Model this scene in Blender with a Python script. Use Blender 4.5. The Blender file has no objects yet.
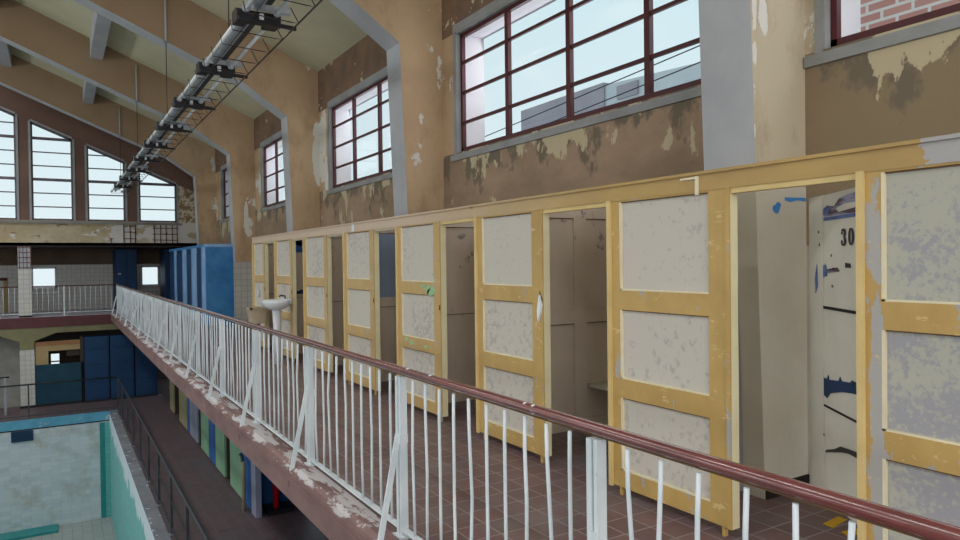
import bpy, bmesh, math, random
from mathutils import Vector, Matrix
S = bpy.context.scene
COL = S.collection
PI = math.pi
random.seed(7)

# ------------------------------------------------------------------ camera
cam_d = bpy.data.cameras.new('camera')
cam_d.sensor_width = 36.0
cam_d.lens = 36.0 * 693.4557 / 960.0
cam_d.clip_end = 500
cam = bpy.data.objects.new('camera', cam_d)
COL.objects.link(cam)
_y, _p, _r = math.radians(31.3855), math.radians(-0.7274), math.radians(-0.7048)
F = Vector((math.sin(_y) * math.cos(_p), math.cos(_y) * math.cos(_p), math.sin(_p)))
R0 = Vector((math.cos(_y), -math.sin(_y), 0)); U0 = R0.cross(F)
R1 = R0 * math.cos(_r) + U0 * math.sin(_r); U1 = -R0 * math.sin(_r) + U0 * math.cos(_r)
M4 = Matrix(((R1.x, U1.x, -F.x, 0), (R1.y, U1.y, -F.y, 0), (R1.z, U1.z, -F.z, 1.6), (0, 0, 0, 1)))
cam.matrix_world = M4
S.camera = cam

# ------------------------------------------------------------------ colour management
S.view_settings.view_transform = 'Standard'
S.view_settings.look = 'None'
S.view_settings.gamma = 1.0
S.view_settings.exposure = 0.0
S.view_settings.use_curve_mapping = False

def lin(c):
    def f(v):
        v = v / 255.0
        return v / 12.92 if v <= 0.04045 else ((v + 0.055) / 1.055) ** 2.4
    return (f(c[0]), f(c[1]), f(c[2]), 1.0)

# ------------------------------------------------------------------ world: overcast sky, paler at the horizon
W = bpy.data.worlds.new('world'); S.world = W; W.use_nodes = True
nt = W.node_tree; nt.nodes.clear()
tc = nt.nodes.new('ShaderNodeTexCoord'); sp = nt.nodes.new('ShaderNodeSeparateXYZ')
rp = nt.nodes.new('ShaderNodeValToRGB'); bg = nt.nodes.new('ShaderNodeBackground'); wo = nt.nodes.new('ShaderNodeOutputWorld')
nt.links.new(tc.outputs['Generated'], sp.inputs[0]); nt.links.new(sp.outputs['Z'], rp.inputs[0])
rp.color_ramp.elements[0].position = 0.0; rp.color_ramp.elements[0].color = lin((226, 238, 242))
rp.color_ramp.elements[1].position = 0.6; rp.color_ramp.elements[1].color = lin((192, 222, 232))
nt.links.new(rp.outputs[0], bg.inputs[0]); bg.inputs[1].default_value = 1.12
nt.links.new(bg.outputs[0], wo.inputs[0])

# ------------------------------------------------------------------ daylight at the hall's other windows, and an added ridge lamp
def area(name, loc, rot, sx, sy, power, col=(0.90, 0.95, 1.0)):
    d = bpy.data.lights.new(name, 'AREA'); d.shape = 'RECTANGLE'; d.size = sx; d.size_y = sy
    d.energy = power; d.color = col
    o = bpy.data.objects.new(name, d); COL.objects.link(o); o.location = loc; o.rotation_euler = rot
    return o
BAYS = [-7.57, -2.32, 2.93, 8.18, 13.30, 18.48, 23.65]
for k, y0 in enumerate(BAYS[:6]):                      # windows of the opposite long wall
    area('daylight_left_window', (-11.45, y0 + 2.85, 3.8), (0, -PI / 2 - 0.05, 0), 1.45, 4.0, 120)
area('daylight_near_gable', (-0.6, -7.4, 3.4), (-PI / 2 + 0.0, 0, PI), 9.5, 3.4, 620, (0.96, 0.97, 0.98))
area('daylight_ridge_lantern', (-3.6, 9.2, 9.0), (0, 0, 0), 1.3, 33.0, 2300, (0.95, 0.98, 1.0))  # unseen strip lamp added over the ridge to brighten the cabin interiors
for k, y0 in enumerate(BAYS[1:5]):                     # daylight falling in through the windows above the cabins
    area('daylight_right_window', (4.95, y0 + 2.83, 4.1), (0, PI / 2 - 0.3, 0), 1.2, 4.0, 30, (0.92, 0.96, 1.0))

# ------------------------------------------------------------------ materials
MATS = {}
class NB:
    """small node builder"""
    def __init__(s, name, rough=0.8, spec=0.3):
        s.m = bpy.data.materials.new(name); s.m.use_nodes = True
        s.t = s.m.node_tree; s.b = s.t.nodes['Principled BSDF']
        s.b.inputs['Roughness'].default_value = rough
        s.b.inputs['Specular IOR Level'].default_value = spec
        g = s.t.nodes.new('ShaderNodeNewGeometry'); s.pos = g.outputs['Position']
        x = s.t.nodes.new('ShaderNodeSeparateXYZ'); s.t.links.new(s.pos, x.inputs[0])
        s.x, s.y, s.z = x.outputs
        MATS[name] = s.m
    def n(s, k): return s.t.nodes.new(k)
    def l(s, a, b): s.t.links.new(a, b)
    def val(s, sock, v):
        if hasattr(v, 'node'): s.l(v, sock)
        else: sock.default_value = v
    def math(s, op, a, b=0.0, c=None):
        m = s.n('ShaderNodeMath'); m.operation = op; s.val(m.inputs[0], a); s.val(m.inputs[1], b)
        if c is not None: s.val(m.inputs[2], c)
        return m.outputs[0]
    def noise(s, scale=5, detail=4, rough=0.55, stretch=(1, 1, 1), off=(0, 0, 0)):
        mp = s.n('ShaderNodeMapping'); s.l(s.pos, mp.inputs[0]); mp.inputs['Scale'].default_value = stretch
        mp.inputs['Location'].default_value = off
        t = s.n('ShaderNodeTexNoise'); s.l(mp.outputs[0], t.inputs['Vector'])
        t.inputs['Scale'].default_value = scale; t.inputs['Detail'].default_value = detail; t.inputs['Roughness'].default_value = rough
        return t.outputs['Fac']
    def step(s, v, a, b, lo=0.0, hi=1.0):
        m = s.n('ShaderNodeMapRange'); s.l(v, m.inputs['Value']); m.inputs['From Min'].default_value = a
        m.inputs['From Max'].default_value = b; m.inputs['To Min'].default_value = lo; m.inputs['To Max'].default_value = hi
        return m.outputs[0]
    def mix(s, f, a, b):
        m = s.n('ShaderNodeMix'); m.data_type = 'RGBA'; s.val(m.inputs[0], f)
        for i, c in ((6, a), (7, b)):
            if hasattr(c, 'node'): s.l(c, m.inputs[i])
            else: m.inputs[i].default_value = lin(c)
        return m.outputs[2]
    def out(s, c, bump=None, bs=0.2, bd=0.01):
        if hasattr(c, 'node'): s.l(c, s.b.inputs['Base Color'])
        else: s.b.inputs['Base Color'].default_value = lin(c)
        if bump is not None:
            b = s.n('ShaderNodeBump'); b.inputs['Strength'].default_value = bs; b.inputs['Distance'].default_value = bd
            s.l(bump, b.inputs['Height']); s.l(b.outputs[0], s.b.inputs['Normal'])
        return s.m

def mottled(name, a, b, scale=3, rough=0.8, spec=0.3, lo=0.35, hi=0.65, stretch=(1, 1, 1), bs=0.1):
    n = NB(name, rough, spec); f = n.noise(scale, 5, 0.6, stretch)
    return n.out(n.mix(n.step(f, lo, hi), a, b), f, bs)

def peeling(name, a, b, chip, scale=3, thr=0.62, rough=0.8, chipscale=2.5, width=0.02, stretch=(1, 1, 1), bs=0.3, grad=None):
    """paint a/b mottled, with hard edged flakes showing chip"""
    n = NB(name, rough); f = n.noise(scale, 5, 0.6, stretch)
    base = n.mix(n.step(f, 0.35, 0.65), a, b)
    g = n.noise(chipscale, 6, 0.62, stretch, (3.3, 1.7, 9.1))
    if grad: g = n.math('ADD', g, grad(n))
    m = n.step(g, thr, thr + width)
    return n.out(n.mix(m, base, chip), m, -bs, 0.006) if False else n.out(n.mix(m, base, chip), n.math('SUBTRACT', 1.0, m), bs, 0.004)

# plasters
BLOBS = [(4.26, 8.2, 4.45, .08, .12, .15), (4.40, 8.2, 4.10, .07, .50, .14), (4.12, 8.2, 3.5, .05, .12, .12), (4.42, 13.3, 3.75, .14, .80, .20),
         (4.2, 18.48, 2.95, .06, .30, .16), (4.25, 18.48, 2.4, .10, .12, .12), (4.05, 18.48, 5.0, .15, .2, .1), (3.90, 2.93, 2.9, .03, .7, .13), (4.0, 2.93, 3.2, .05, .3, .1)]
n = NB('pier_plaster', 0.85)
f = n.noise(0.8, 5, 0.6); base = n.mix(n.step(f, 0.35, 0.65), (206, 178, 144), (190, 162, 130))
base = n.mix(n.step(n.y, 2.9, 7.5, 0.85, 0.0), base, (200, 190, 166))
base = n.mix(n.step(n.x, 4.0, 2.2, 0.0, 0.75), base, (140, 116, 92))  # light falling off along the rafters, put into the plaster colour
base = n.mix(n.step(n.noise(2.2, 6, 0.7, (1, 1, 0.5), (8, 8, 8)), 0.5, 0.7, 0, 0.55), base, (150, 122, 96))
g = n.math('ADD', n.noise(2.1, 7, 0.66, (1, 1, 0.6), (3.3, 1.7, 9.1)), n.step(n.x, 4.12, 4.44, 0.0, 0.085))
g = n.math('ADD', g, n.step(n.x, 3.0, 3.8, -0.12, 0.0))
def blob(cx, cy, cz, rx, rz, amt):
    d = n.math('ADD', n.math('POWER', n.math('DIVIDE', n.math('SUBTRACT', n.x, cx), rx), 2.0), n.math('POWER', n.math('DIVIDE', n.math('SUBTRACT', n.z, cz), rz), 2.0))
    return n.math('MULTIPLY', n.step(d, 0.2, 1.2, amt, 0.0), n.step(n.math('ABSOLUTE', n.math('SUBTRACT', n.y, cy)), 0.4, 0.5, 1.0, 0.0))
for bb in BLOBS: g = n.math('ADD', g, blob(*bb))
m = n.step(g, 0.650, 0.668); n.out(n.mix(m, base, (222, 220, 212)), n.math('SUBTRACT', 1.0, m), 0.35, 0.005)
mottled('pier_edge', (188, 188, 190), (172, 173, 177), 1.3, 0.75)
mottled('rafter_plaster', (178, 150, 120), (162, 134, 106), 0.8, 0.85)
mottled('ceiling_board', (206, 200, 170), (190, 184, 156), 0.7, 0.9)
def _sillgrad(n): return n.step(n.z, 2.35, 3.0, -0.13, 0.10)
n = NB('apron_plaster', 0.85)
f = n.noise(1.2, 5, 0.6, (1, 1, 2)); base = n.mix(n.step(f, 0.35, 0.62), (172, 146, 122), (148, 126, 104)); base = n.mix(n.step(n.y, 2.6, 3.4, 0.9, 0.0), base, (142, 126, 98))
f2 = n.math('ADD', n.noise(3.2, 5, 0.6, (1, 1, 0.7), (1, 5, 2)), _sillgrad(n))
base = n.mix(n.step(f2, 0.53, 0.60), base, (120, 108, 92))
f3 = n.math('ADD', n.noise(2.3, 6, 0.6, (1, 1, 0.55), (4, 2, 7)), n.step(n.z, 2.3, 2.9, -0.10, 0.015))
m3 = n.step(f3, 0.54, 0.555); base = n.mix(m3, base, (196, 182, 150))
n.out(base, n.math('SUBTRACT', 1.0, m3), 0.4, 0.006)
peeling('head_plaster', (136, 108, 86), (112, 92, 78), (200, 186, 160), 2.2, 0.64, 0.85, 3.0)
mottled('reveal_plaster', (160, 161, 162), (142, 142, 140), 2.0, 0.8)
mottled('outer_reveal', (240, 234, 240), (230, 226, 232), 2.0, 0.8)
peeling('gable_plaster', (118, 92, 80), (104, 82, 74), (196, 186, 162), 1.2, 0.70, 0.85, 3.0)
n = NB('gable_apron', 0.85)
f = n.noise(0.9, 5, 0.65); base = n.mix(n.step(f, 0.4, 0.6), (172, 154, 122), (190, 178, 152))
g = n.math('ADD', n.noise(1.1, 6, 0.62, (1, 1, 1.6), (0, 3, 1)), n.step(n.x, 0.5, 3.0, -0.06, 0.14))
m = n.step(g, 0.54, 0.56); base = n.mix(m, base, (206, 202, 196))
g2 = n.step(n.noise(2.5, 6, 0.7, (1, 1, 2)), 0.60, 0.64); base = n.mix(g2, base, (132, 112, 88))
n.out(base, g, 0.5, 0.02)
n = NB('patchy_jamb', 0.85)
base = n.mix(n.step(n.noise(6, 6, 0.7), 0.48, 0.54), (140, 118, 88), (206, 198, 176)); n.out(base)
mottled('window_metal', (84, 26, 34), (70, 20, 28), 6, 0.45, 0.5)
mottled('gable_window_metal', (110, 104, 112), (90, 82, 92), 6, 0.5, 0.4)
mottled('sill_stone', (140, 138, 132), (122, 120, 114), 2.5, 0.7)
# tiles
def tiles(name, c1, c2, mortar, w, h, off=0.0, ms=0.006, rough=0.35, axes='XZ', dirt=None, rowoff=0.0):
    n = NB(name, rough, 0.4)
    cb = n.n('ShaderNodeCombineXYZ')
    d = {'X': n.x, 'Y': n.y, 'Z': n.z}
    n.l(d[axes[0]], cb.inputs[0]); n.l(d[axes[1]], cb.inputs[1])
    b = n.n('ShaderNodeTexBrick'); n.l(cb.outputs[0], b.inputs['Vector'])
    b.offset = off; b.squash = 1.0
    b.inputs['Scale'].default_value = 1.0; b.inputs['Brick Width'].default_value = w; b.inputs['Row Height'].default_value = h
    b.inputs['Mortar Size'].default_value = ms; b.inputs['Mortar Smooth'].default_value = 0.3
    b.inputs['Color1'].default_value = lin(c1); b.inputs['Color2'].default_value = lin(c2); b.inputs['Mortar'].default_value = lin(mortar)
    c = b.outputs['Color']
    if dirt:
        c = n.mix(n.step(n.noise(dirt[1], 5, 0.65), dirt[2], dirt[3], 0, dirt[4]), c, dirt[0])
    inv = n.math('SUBTRACT', 1.0, b.outputs['Fac'])
    return n.out(c, inv, 0.3, 0.004)
tiles('balcony_tiles', (122, 92, 92), (106, 82, 84), (150, 138, 138), 0.2, 0.2, 0, 0.006, 0.38, 'XY', ((128, 122, 124), 1.6, 0.45, 0.70, 0.65))
tiles('deck_tiles', (94, 76, 78), (84, 68, 70), (104, 94, 96), 0.2, 0.2, 0, 0.006, 0.5, 'XY', ((84, 78, 80), 1.0, 0.48, 0.65, 0.6))
tiles('wall_tiles_end', (196, 192, 184), (186, 184, 178), (160, 158, 152), 0.15, 0.15, 0, 0.008, 0.35, 'XZ')
tiles('wall_tiles_side', (190, 188, 176), (182, 180, 168), (158, 154, 146), 0.15, 0.15, 0, 0.008, 0.35, 'YZ')
tiles('pool_tiles', (190, 200, 204), (174, 188, 194), (168, 180, 184), 0.25, 0.125, 0, 0.004, 0.4, 'XZ', ((150, 140, 118), 1.4, 0.52, 0.75, 0.7))
tiles('pool_side_tiles', (96, 170, 166), (86, 160, 158), (80, 144, 144), 0.25, 0.125, 0, 0.006, 0.4, 'YZ')
tiles('pool_floor_tiles', (150, 156, 150), (140, 148, 144), (116, 124, 122), 0.25, 0.25, 0, 0.008, 0.5, 'XY')
# pool side wall: white render peeling off turquoise
n = NB('pool_side', 0.6)
g = n.math('ADD', n.noise(1.6, 6, 0.65), n.step(n.z, -3.75, -2.95, -0.25, 0.25))
g2 = n.noise(5, 5, 0.6)
n.out(n.mix(n.step(g, 0.50, 0.52), n.mix(n.step(g2, 0.4, 0.6), (112, 176, 176), (126, 188, 184)), (206, 216, 222)), g, 0.3, 0.01)
mottled('pool_stripe', (36, 120, 122), (44, 134, 132), 3, 0.4)
peeling('pool_coping', (96, 160, 186), (78, 142, 172), (168, 178, 178), 3, 0.62, 0.5, 3.0)
peeling('kerb_concrete', (124, 126, 130), (104, 106, 112), (168, 172, 178), 3, 0.6, 0.8, 4.0)
# slab edge
n = NB('slab_edge', 0.7)
f = n.noise(4, 5, 0.6, (1, 0.5, 1)); base = n.mix(n.step(f, 0.35, 0.65), (136, 106, 102), (112, 88, 86))
g = n.math('ADD', n.noise(5, 6, 0.7, (1, 0.35, 1), (2, 2, 2)), n.step(n.z, -0.03, 0.0, -0.2, 0.06))
m = n.step(g, 0.535, 0.57); n.out(n.mix(m, base, (186, 180, 180)), m, 0.2)
mottled('end_slab_edge', (96, 52, 54), (84, 44, 48), 2, 0.5)
mottled('gallery_floor', (196, 190, 204), (176, 170, 188), 2, 0.3, 0.6)
mottled('yellow_plaster', (134, 128, 94), (118, 114, 86), 1.5, 0.85)
mottled('gallery_dark', (72, 62, 54), (58, 50, 46), 1.0, 0.9)
mottled('brown_plaster', (108, 92, 74), (92, 78, 64), 1.0, 0.9)
# timber paint
n = NB('ochre_paint', 0.5, 0.4)
f = n.noise(3, 5, 0.6, (1, 1, 0.6)); base = n.mix(n.step(f, 0.35, 0.65), (200, 166, 100), (184, 150, 88))
g = n.noise(4.5, 7, 0.68, (1, 1, 0.4), (7, 1, 3))
strip = n.math('MULTIPLY', n.step(n.math('ABSOLUTE', n.math('SUBTRACT', n.y, 1.785)), 0.010, 0.034, 0.13, 0.0), n.step(n.z, 1.25, 1.5, 1.0, 0.35))
g = n.math('ADD', g, strip); g = n.math('ADD', g, n.step(n.y, 1.45, 1.70, 0.05, 0.0))
m = n.step(n.math('ADD', g, n.step(n.y, 1.9, 3.6, 0.075, 0.012)), 0.615, 0.63)
base = n.mix(m, base, (172, 168, 164))
wear = n.step(n.noise(5, 8, 0.75, (1, 1, 2.2), (9, 2, 4)), 0.60, 0.63, 0, 0.8); base = n.mix(wear, base, (222, 196, 140))
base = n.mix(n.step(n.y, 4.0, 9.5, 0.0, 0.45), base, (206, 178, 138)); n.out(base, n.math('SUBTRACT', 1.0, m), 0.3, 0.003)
n = NB('header_paint', 0.5, 0.4)
f = n.noise(3, 5, 0.6, (1, 0.5, 1)); base = n.mix(n.step(f, 0.35, 0.65), (190, 158, 96), (174, 142, 86))
g = n.math('ADD', n.noise(2.6, 7, 0.66, (1, 0.6, 1), (1, 1, 3)), n.step(n.y, 1.3, 1.9, 0.34, 0.0))
m = n.step(g, 0.66, 0.672); base = n.mix(m, base, (174, 170, 168))
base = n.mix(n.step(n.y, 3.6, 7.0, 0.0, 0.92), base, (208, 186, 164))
g4 = n.step(n.noise(9, 6, 0.7, (1, 0.3, 1)), 0.66, 0.68); base = n.mix(g4, base, (150, 110, 70)); n.out(base)
n = NB('panel_paint', 0.6, 0.3)
g = n.noise(9, 7, 0.72); g2 = n.noise(1.3, 3, 0.5, (1, 1, 1), (5, 5, 5))
g = n.noise(16, 7, 0.75); mm = n.step(n.math('ADD', g, n.step(g2, 0.4, 0.7, -0.06, 0.07)), 0.54, 0.60)
base = n.mix(mm, (202, 195, 183), (182, 173, 167))
near = n.step(n.y, 1.9, 2.4, 1.0, 0.0); base = n.mix(near, base, n.mix(n.step(n.math('ADD', n.noise(34, 7, 0.75), n.step(n.noise(3.2, 4, 0.6), 0.4, 0.62, -0.08, 0.10)), 0.44, 0.52), (160, 158, 162), (180, 178, 164)))
n.out(base, g, 0.05)
mottled('bead_paint', (232, 222, 190), (220, 208, 176), 5, 0.5)
mottled('wood_and_shade_brown', (118, 88, 58), (96, 70, 46), 6, 0.7)  # brown of the under rail, also of the painted shadow lines on the cabins
mottled('jamb_paint', (232, 224, 184), (224, 212, 170), 4, 0.45)
mottled('yellow_bead', (222, 196, 136), (210, 182, 122), 4, 0.45)
n = NB('partition_paint', 0.6)
f = n.noise(2, 5, 0.6, (1, 1, 0.5)); base = n.mix(n.step(f, 0.35, 0.65), (224, 210, 194), (212, 196, 178))
g = n.math('ADD', n.noise(6, 6, 0.7), n.step(n.z, 1.3, 1.9, -0.08, 0.03)); n.out(n.mix(n.step(g, 0.58, 0.64), base, (150, 136, 130)))
mottled('partition_white', (214, 208, 190), (200, 192, 174), 2, 0.6)
mottled('partition_blue', (156, 172, 196), (142, 158, 184), 2, 0.6)
mottled('cabin_plaster', (206, 202, 188), (194, 186, 168), 1.5, 0.8)
peeling('leaf_paint', (208, 204, 190), (196, 190, 176), (70, 86, 130), 2, 0.80, 0.55, 6.0)
mottled('leaf_blue', (62, 78, 128), (92, 110, 160), 14, 0.5, 0.3, 0.4, 0.6)
mottled('leaf_maroon', (84, 60, 72), (150, 150, 172), 16, 0.5, 0.3, 0.45, 0.6, (0.3, 0.3, 2))
mottled('blue_flake', (70, 140, 200), (60, 124, 190), 8, 0.5)
mottled('green_flake', (150, 190, 140), (164, 200, 150), 8, 0.5)
mottled('stencil_black', (44, 42, 44), (60, 56, 58), 8, 0.6)
mottled('dark_gap', (40, 34, 32), (30, 26, 26), 4, 0.9)
# metals etc
n = NB('white_paint', 0.45, 0.4)
g = n.noise(14, 6, 0.7); m = n.step(g, 0.70, 0.72)
n.out(n.mix(m, n.mix(n.step(n.noise(3), 0.4, 0.6), (216, 222, 226), (200, 208, 212)), (96, 60, 50)), m, 0.1)
n = NB('handrail_paint', 0.27, 0.7); n.b.inputs['Coat Weight'].default_value = 0.8; n.b.inputs['Coat Roughness'].default_value = 0.12
f = n.noise(8, 5, 0.65, (1, 0.4, 1)); base = n.mix(n.step(f, 0.4, 0.65), (114, 56, 52), (94, 46, 44))
g = n.noise(22, 5, 0.7, (1, 0.4, 1), (3, 3, 3)); m = n.step(g, 0.69, 0.71); base = n.mix(m, base, (190, 178, 178))
n.out(base, f, 0.15, 0.004)
mottled('dark_steel', (58, 62, 66), (44, 48, 52), 5, 0.5, 0.5)
mottled('black_metal', (30, 30, 34), (22, 22, 26), 5, 0.45, 0.5)
mottled('black_wire', (28, 24, 24), (60, 34, 30), 8, 0.5, 0.5)
mottled('gloss_white', (240, 244, 248), (230, 236, 240), 5, 0.3, 0.8)
mottled('lamp_housing', (150, 156, 162), (128, 134, 140), 4, 0.3, 0.7)
mottled('lamp_grey', (190, 196, 204), (150, 154, 162), 9, 0.35, 0.6)
mottled('porcelain', (232, 234, 236), (222, 226, 230), 3, 0.15, 0.6)
mottled('beige_enamel', (196, 182, 156), (182, 166, 140), 3, 0.4)
mottled('rebar', (92, 44, 40), (74, 38, 36), 8, 0.8)
mottled('pillar_brick', (122, 84, 78), (104, 70, 66), 8, 0.8)
# blues & lower cabins
n = NB('blue_paint', 0.45, 0.4)
f = n.noise(2.5, 5, 0.65); base = n.mix(n.step(f, 0.35, 0.65), (66, 138, 194), (48, 116, 174))
base = n.mix(n.step(n.noise(12, 6, 0.7), 0.68, 0.70), base, (170, 186, 200)); n.out(base)
mottled('blue_light', (150, 184, 218), (118, 160, 204), 3, 0.45)
mottled('blue_dark', (20, 54, 92), (16, 44, 78), 2, 0.55)
mottled('blue_wall', (26, 62, 100), (20, 52, 88), 1.5, 0.6)
mottled('blue_lower', (34, 96, 150), (26, 80, 134), 2, 0.5)
mottled('teal_paint', (16, 66, 84), (12, 54, 74), 2, 0.5)
mottled('green_door', (140, 178, 146), (124, 164, 134), 2, 0.6)
mottled('mid_blue_door', (56, 104, 168), (46, 90, 150), 2, 0.6)
mottled('lavender_door', (148, 152, 172), (136, 138, 156), 2, 0.6)
mottled('beige_door', (164, 158, 122), (150, 142, 108), 2, 0.6)
mottled('booth_beige', (172, 148, 106), (158, 134, 94), 2, 0.6)
mottled('booth_orange', (160, 116, 80), (146, 100, 68), 2, 0.6)
mottled('red_paint', (206, 30, 44), (186, 24, 38), 3, 0.35)
mottled('tape_yellow', (226, 178, 40), (206, 160, 40), 8, 0.6)
mottled('pvc_white', (222, 228, 230), (206, 212, 214), 3, 0.4)
mottled('pipe_beige', (170, 160, 130), (150, 142, 120), 6, 0.5)
mottled('floor_dark', (44, 42, 44), (32, 30, 32), 3, 0.7)
tiles('outside_brick', (206, 150, 140), (196, 136, 128), (226, 214, 210), 0.5, 0.17, 0.5, 0.03, 0.9, 'YZ')
mottled('outside_grey', (168, 158, 164), (158, 150, 158), 0.3, 0.9)
mottled('outside_pale', (206, 206, 208), (196, 198, 202), 0.3, 0.9)
mottled('outside_white', (232, 240, 248), (222, 232, 244), 0.3, 0.9)
mottled('cable_black', (60, 60, 66), (50, 50, 56), 1, 0.8)
# window glass: thin pane
gm = bpy.data.materials.new('window_glass'); gm.use_nodes = True; t = gm.node_tree; t.nodes.clear()
tr = t.nodes.new('ShaderNodeBsdfTransparent'); tr.inputs[0].default_value = (0.97, 0.985, 0.985, 1)
gl = t.nodes.new('ShaderNodeBsdfGlossy'); gl.inputs['Roughness'].default_value = 0.02
lw = t.nodes.new('ShaderNodeLayerWeight'); pw = t.nodes.new('ShaderNodeMath'); pw.operation = 'POWER'; t.links.new(lw.outputs['Facing'], pw.inputs[0]); pw.inputs[1].default_value = 4.0
fr = t.nodes.new('ShaderNodeMath'); fr.operation = 'MULTIPLY_ADD'; t.links.new(pw.outputs[0], fr.inputs[0]); fr.inputs[1].default_value = 0.3; fr.inputs[2].default_value = 0.02
mx = t.nodes.new('ShaderNodeMixShader'); ot = t.nodes.new('ShaderNodeOutputMaterial')
t.links.new(fr.outputs[0], mx.inputs[0]); t.links.new(tr.outputs[0], mx.inputs[1]); t.links.new(gl.outputs[0], mx.inputs[2]); t.links.new(mx.outputs[0], ot.inputs[0])
MATS['window_glass'] = gm

# ------------------------------------------------------------------ mesh helper
class MB:
    def __init__(s): s.v = []; s.f = []; s.mi = []; s.mats = []; s.sm = []
    def m(s, name):
        if name not in s.mats: s.mats.append(name)
        return s.mats.index(name)
    def add(s, vs, fs, mat=None, smooth=False):
        o = len(s.v); s.v += [Vector(p) for p in vs]
        for i, f in enumerate(fs):
            s.f.append([o + k for k in f])
            s.mi.append(s.m(mat[i] if isinstance(mat, (list, tuple)) else mat) if mat else 0)
            s.sm.append(smooth)
        return s
    def box(s, a, b, mat=None):
        x0, x1 = sorted((a[0], b[0])); y0, y1 = sorted((a[1], b[1])); z0, z1 = sorted((a[2], b[2]))
        vs = [(x0, y0, z0), (x1, y0, z0), (x1, y1, z0), (x0, y1, z0), (x0, y0, z1), (x1, y0, z1), (x1, y1, z1), (x0, y1, z1)]
        # faces: bottom, top, -Y, +X, +Y, -X
        return s.add(vs, [(0, 3, 2, 1), (4, 5, 6, 7), (0, 1, 5, 4), (1, 2, 6, 5), (2, 3, 7, 6), (3, 0, 4, 7)], mat)
    def bar(s, p, q, w, h, mat=None, up=(0, 0, 1)):
        """rectangular bar from p to q, width w across, height h along up"""
        p, q = Vector(p), Vector(q); d = (q - p).normalized(); u = Vector(up); u = (u - d * u.dot(d))
        if u.length < 1e-4: u = Vector((1, 0, 0)); u = u - d * u.dot(d)
        u.normalize(); r = d.cross(u)
        vs = [c + r * (a * w / 2) + u * (b * h / 2) for c in (p, q) for a, b in ((-1, -1), (1, -1), (1, 1), (-1, 1))]
        return s.add(vs, [(3, 2, 1, 0), (4, 5, 6, 7), (0, 1, 5, 4), (1, 2, 6, 5), (2, 3, 7, 6), (3, 0, 4, 7)], mat)
    def tube(s, pts, r, n=8, mat=None, rz=None, caps=True):
        pts = [Vector(p) for p in pts]; rings = []; vs = []
        u = None
        for i, p in enumerate(pts):
            d = (pts[min(i + 1, len(pts) - 1)] - pts[max(i - 1, 0)]).normalized()
            if u is None:
                u = Vector((0, 0, 1)) if abs(d.z) < 0.9 else Vector((1, 0, 0))
            u = (u - d * u.dot(d)).normalized(); w = d.cross(u)
            rr = r[i] if isinstance(r, (list, tuple)) else r
            for k in range(n):
                a = 2 * PI * k / n
                vs.append(p + w * (math.cos(a) * rr) + u * (math.sin(a) * (rz if rz else rr)))
        fs = []
        for i in range(len(pts) - 1):
            for k in range(n):
                a, b = i * n + k, i * n + (k + 1) % n
                fs.append((a, b, b + n, a + n))
        s.add(vs, fs, mat, True)
        if caps:
            s.add(vs[:n], [tuple(range(n - 1, -1, -1))], mat); s.add(vs[-n:], [tuple(range(n))], mat)
        return s
    def prism(s, poly, axis, a, b, mat=None, cap=None):
        """polygon (2D points in the other two axes, order XY/XZ/YZ) extruded along axis from a to b; mat may be a list per side"""
        def P(p, c):
            if axis == 'Y': return (p[0], c, p[1])
            if axis == 'X': return (c, p[0], p[1])
            return (p[0], p[1], c)
        n = len(poly); vs = [P(p, a) for p in poly] + [P(p, b) for p in poly]
        fs = [(i, (i + 1) % n, n + (i + 1) % n, n + i) for i in range(n)]
        side = mat if isinstance(mat, (list, tuple)) else [mat] * n
        s.add(vs, fs, side)
        s.add(vs, [tuple(range(n - 1, -1, -1)), tuple(range(n, 2 * n))], cap or (mat if not isinstance(mat, (list, tuple)) else mat[0]))
        return s
    def build(s, name, mat=None, parent=None, bevel=0.0, rot=None):
        me = bpy.data.meshes.new(name)
        off = Vector(parent['_o']) if parent is not None and '_o' in parent else Vector((0, 0, 0))
        vs = s.v if parent is None else [v - off for v in s.v]
        base = Vector((0, 0, 0))
        me.from_pydata([tuple(v - base) for v in vs], [], s.f)
        if s.mats:
            for k in s.mats: me.materials.append(MATS[k or mat])
            for p, i, sm in zip(me.polygons, s.mi, s.sm): p.material_index = i; p.use_smooth = sm
        else:
            me.materials.append(MATS[mat])
            for p, sm in zip(me.polygons, s.sm): p.use_smooth = sm
        bm = bmesh.new(); bm.from_mesh(me); bmesh.ops.remove_doubles(bm, verts=bm.verts, dist=1e-5)
        bmesh.ops.recalc_face_normals(bm, faces=bm.faces); bm.to_mesh(me); bm.free()
        o = bpy.data.objects.new(name, me); COL.objects.link(o)
        if parent is not None: o.parent = parent
        if parent is not None: o['_o'] = tuple(off)
        if bevel:
            b = o.modifiers.new('bevel', 'BEVEL'); b.width = bevel; b.segments = 2; b.limit_method = 'ANGLE'
        return o

def thing(name, loc, label, cat, group=None):
    o = bpy.data.objects.new(name, None); COL.objects.link(o); o.location = loc; o['_o'] = tuple(loc)
    o.empty_display_size = 0.1
    o['label'] = label; o['category'] = cat
    if group: o['group'] = group
    return o
def tag(o, label, cat, group=None):
    o['label'] = label; o['category'] = cat
    if group: o['group'] = group
    return o
def struct(o, label=None):
    o['kind'] = 'structure'
    if label: o['label'] = label; o['category'] = label_cat(o.name)
    return o
def label_cat(n): return n.split('.')[0].split('_')[0]
def sthing(name, loc, label, cat):
    o = thing(name, loc, label, cat); o['kind'] = 'structure'; return o

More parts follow.
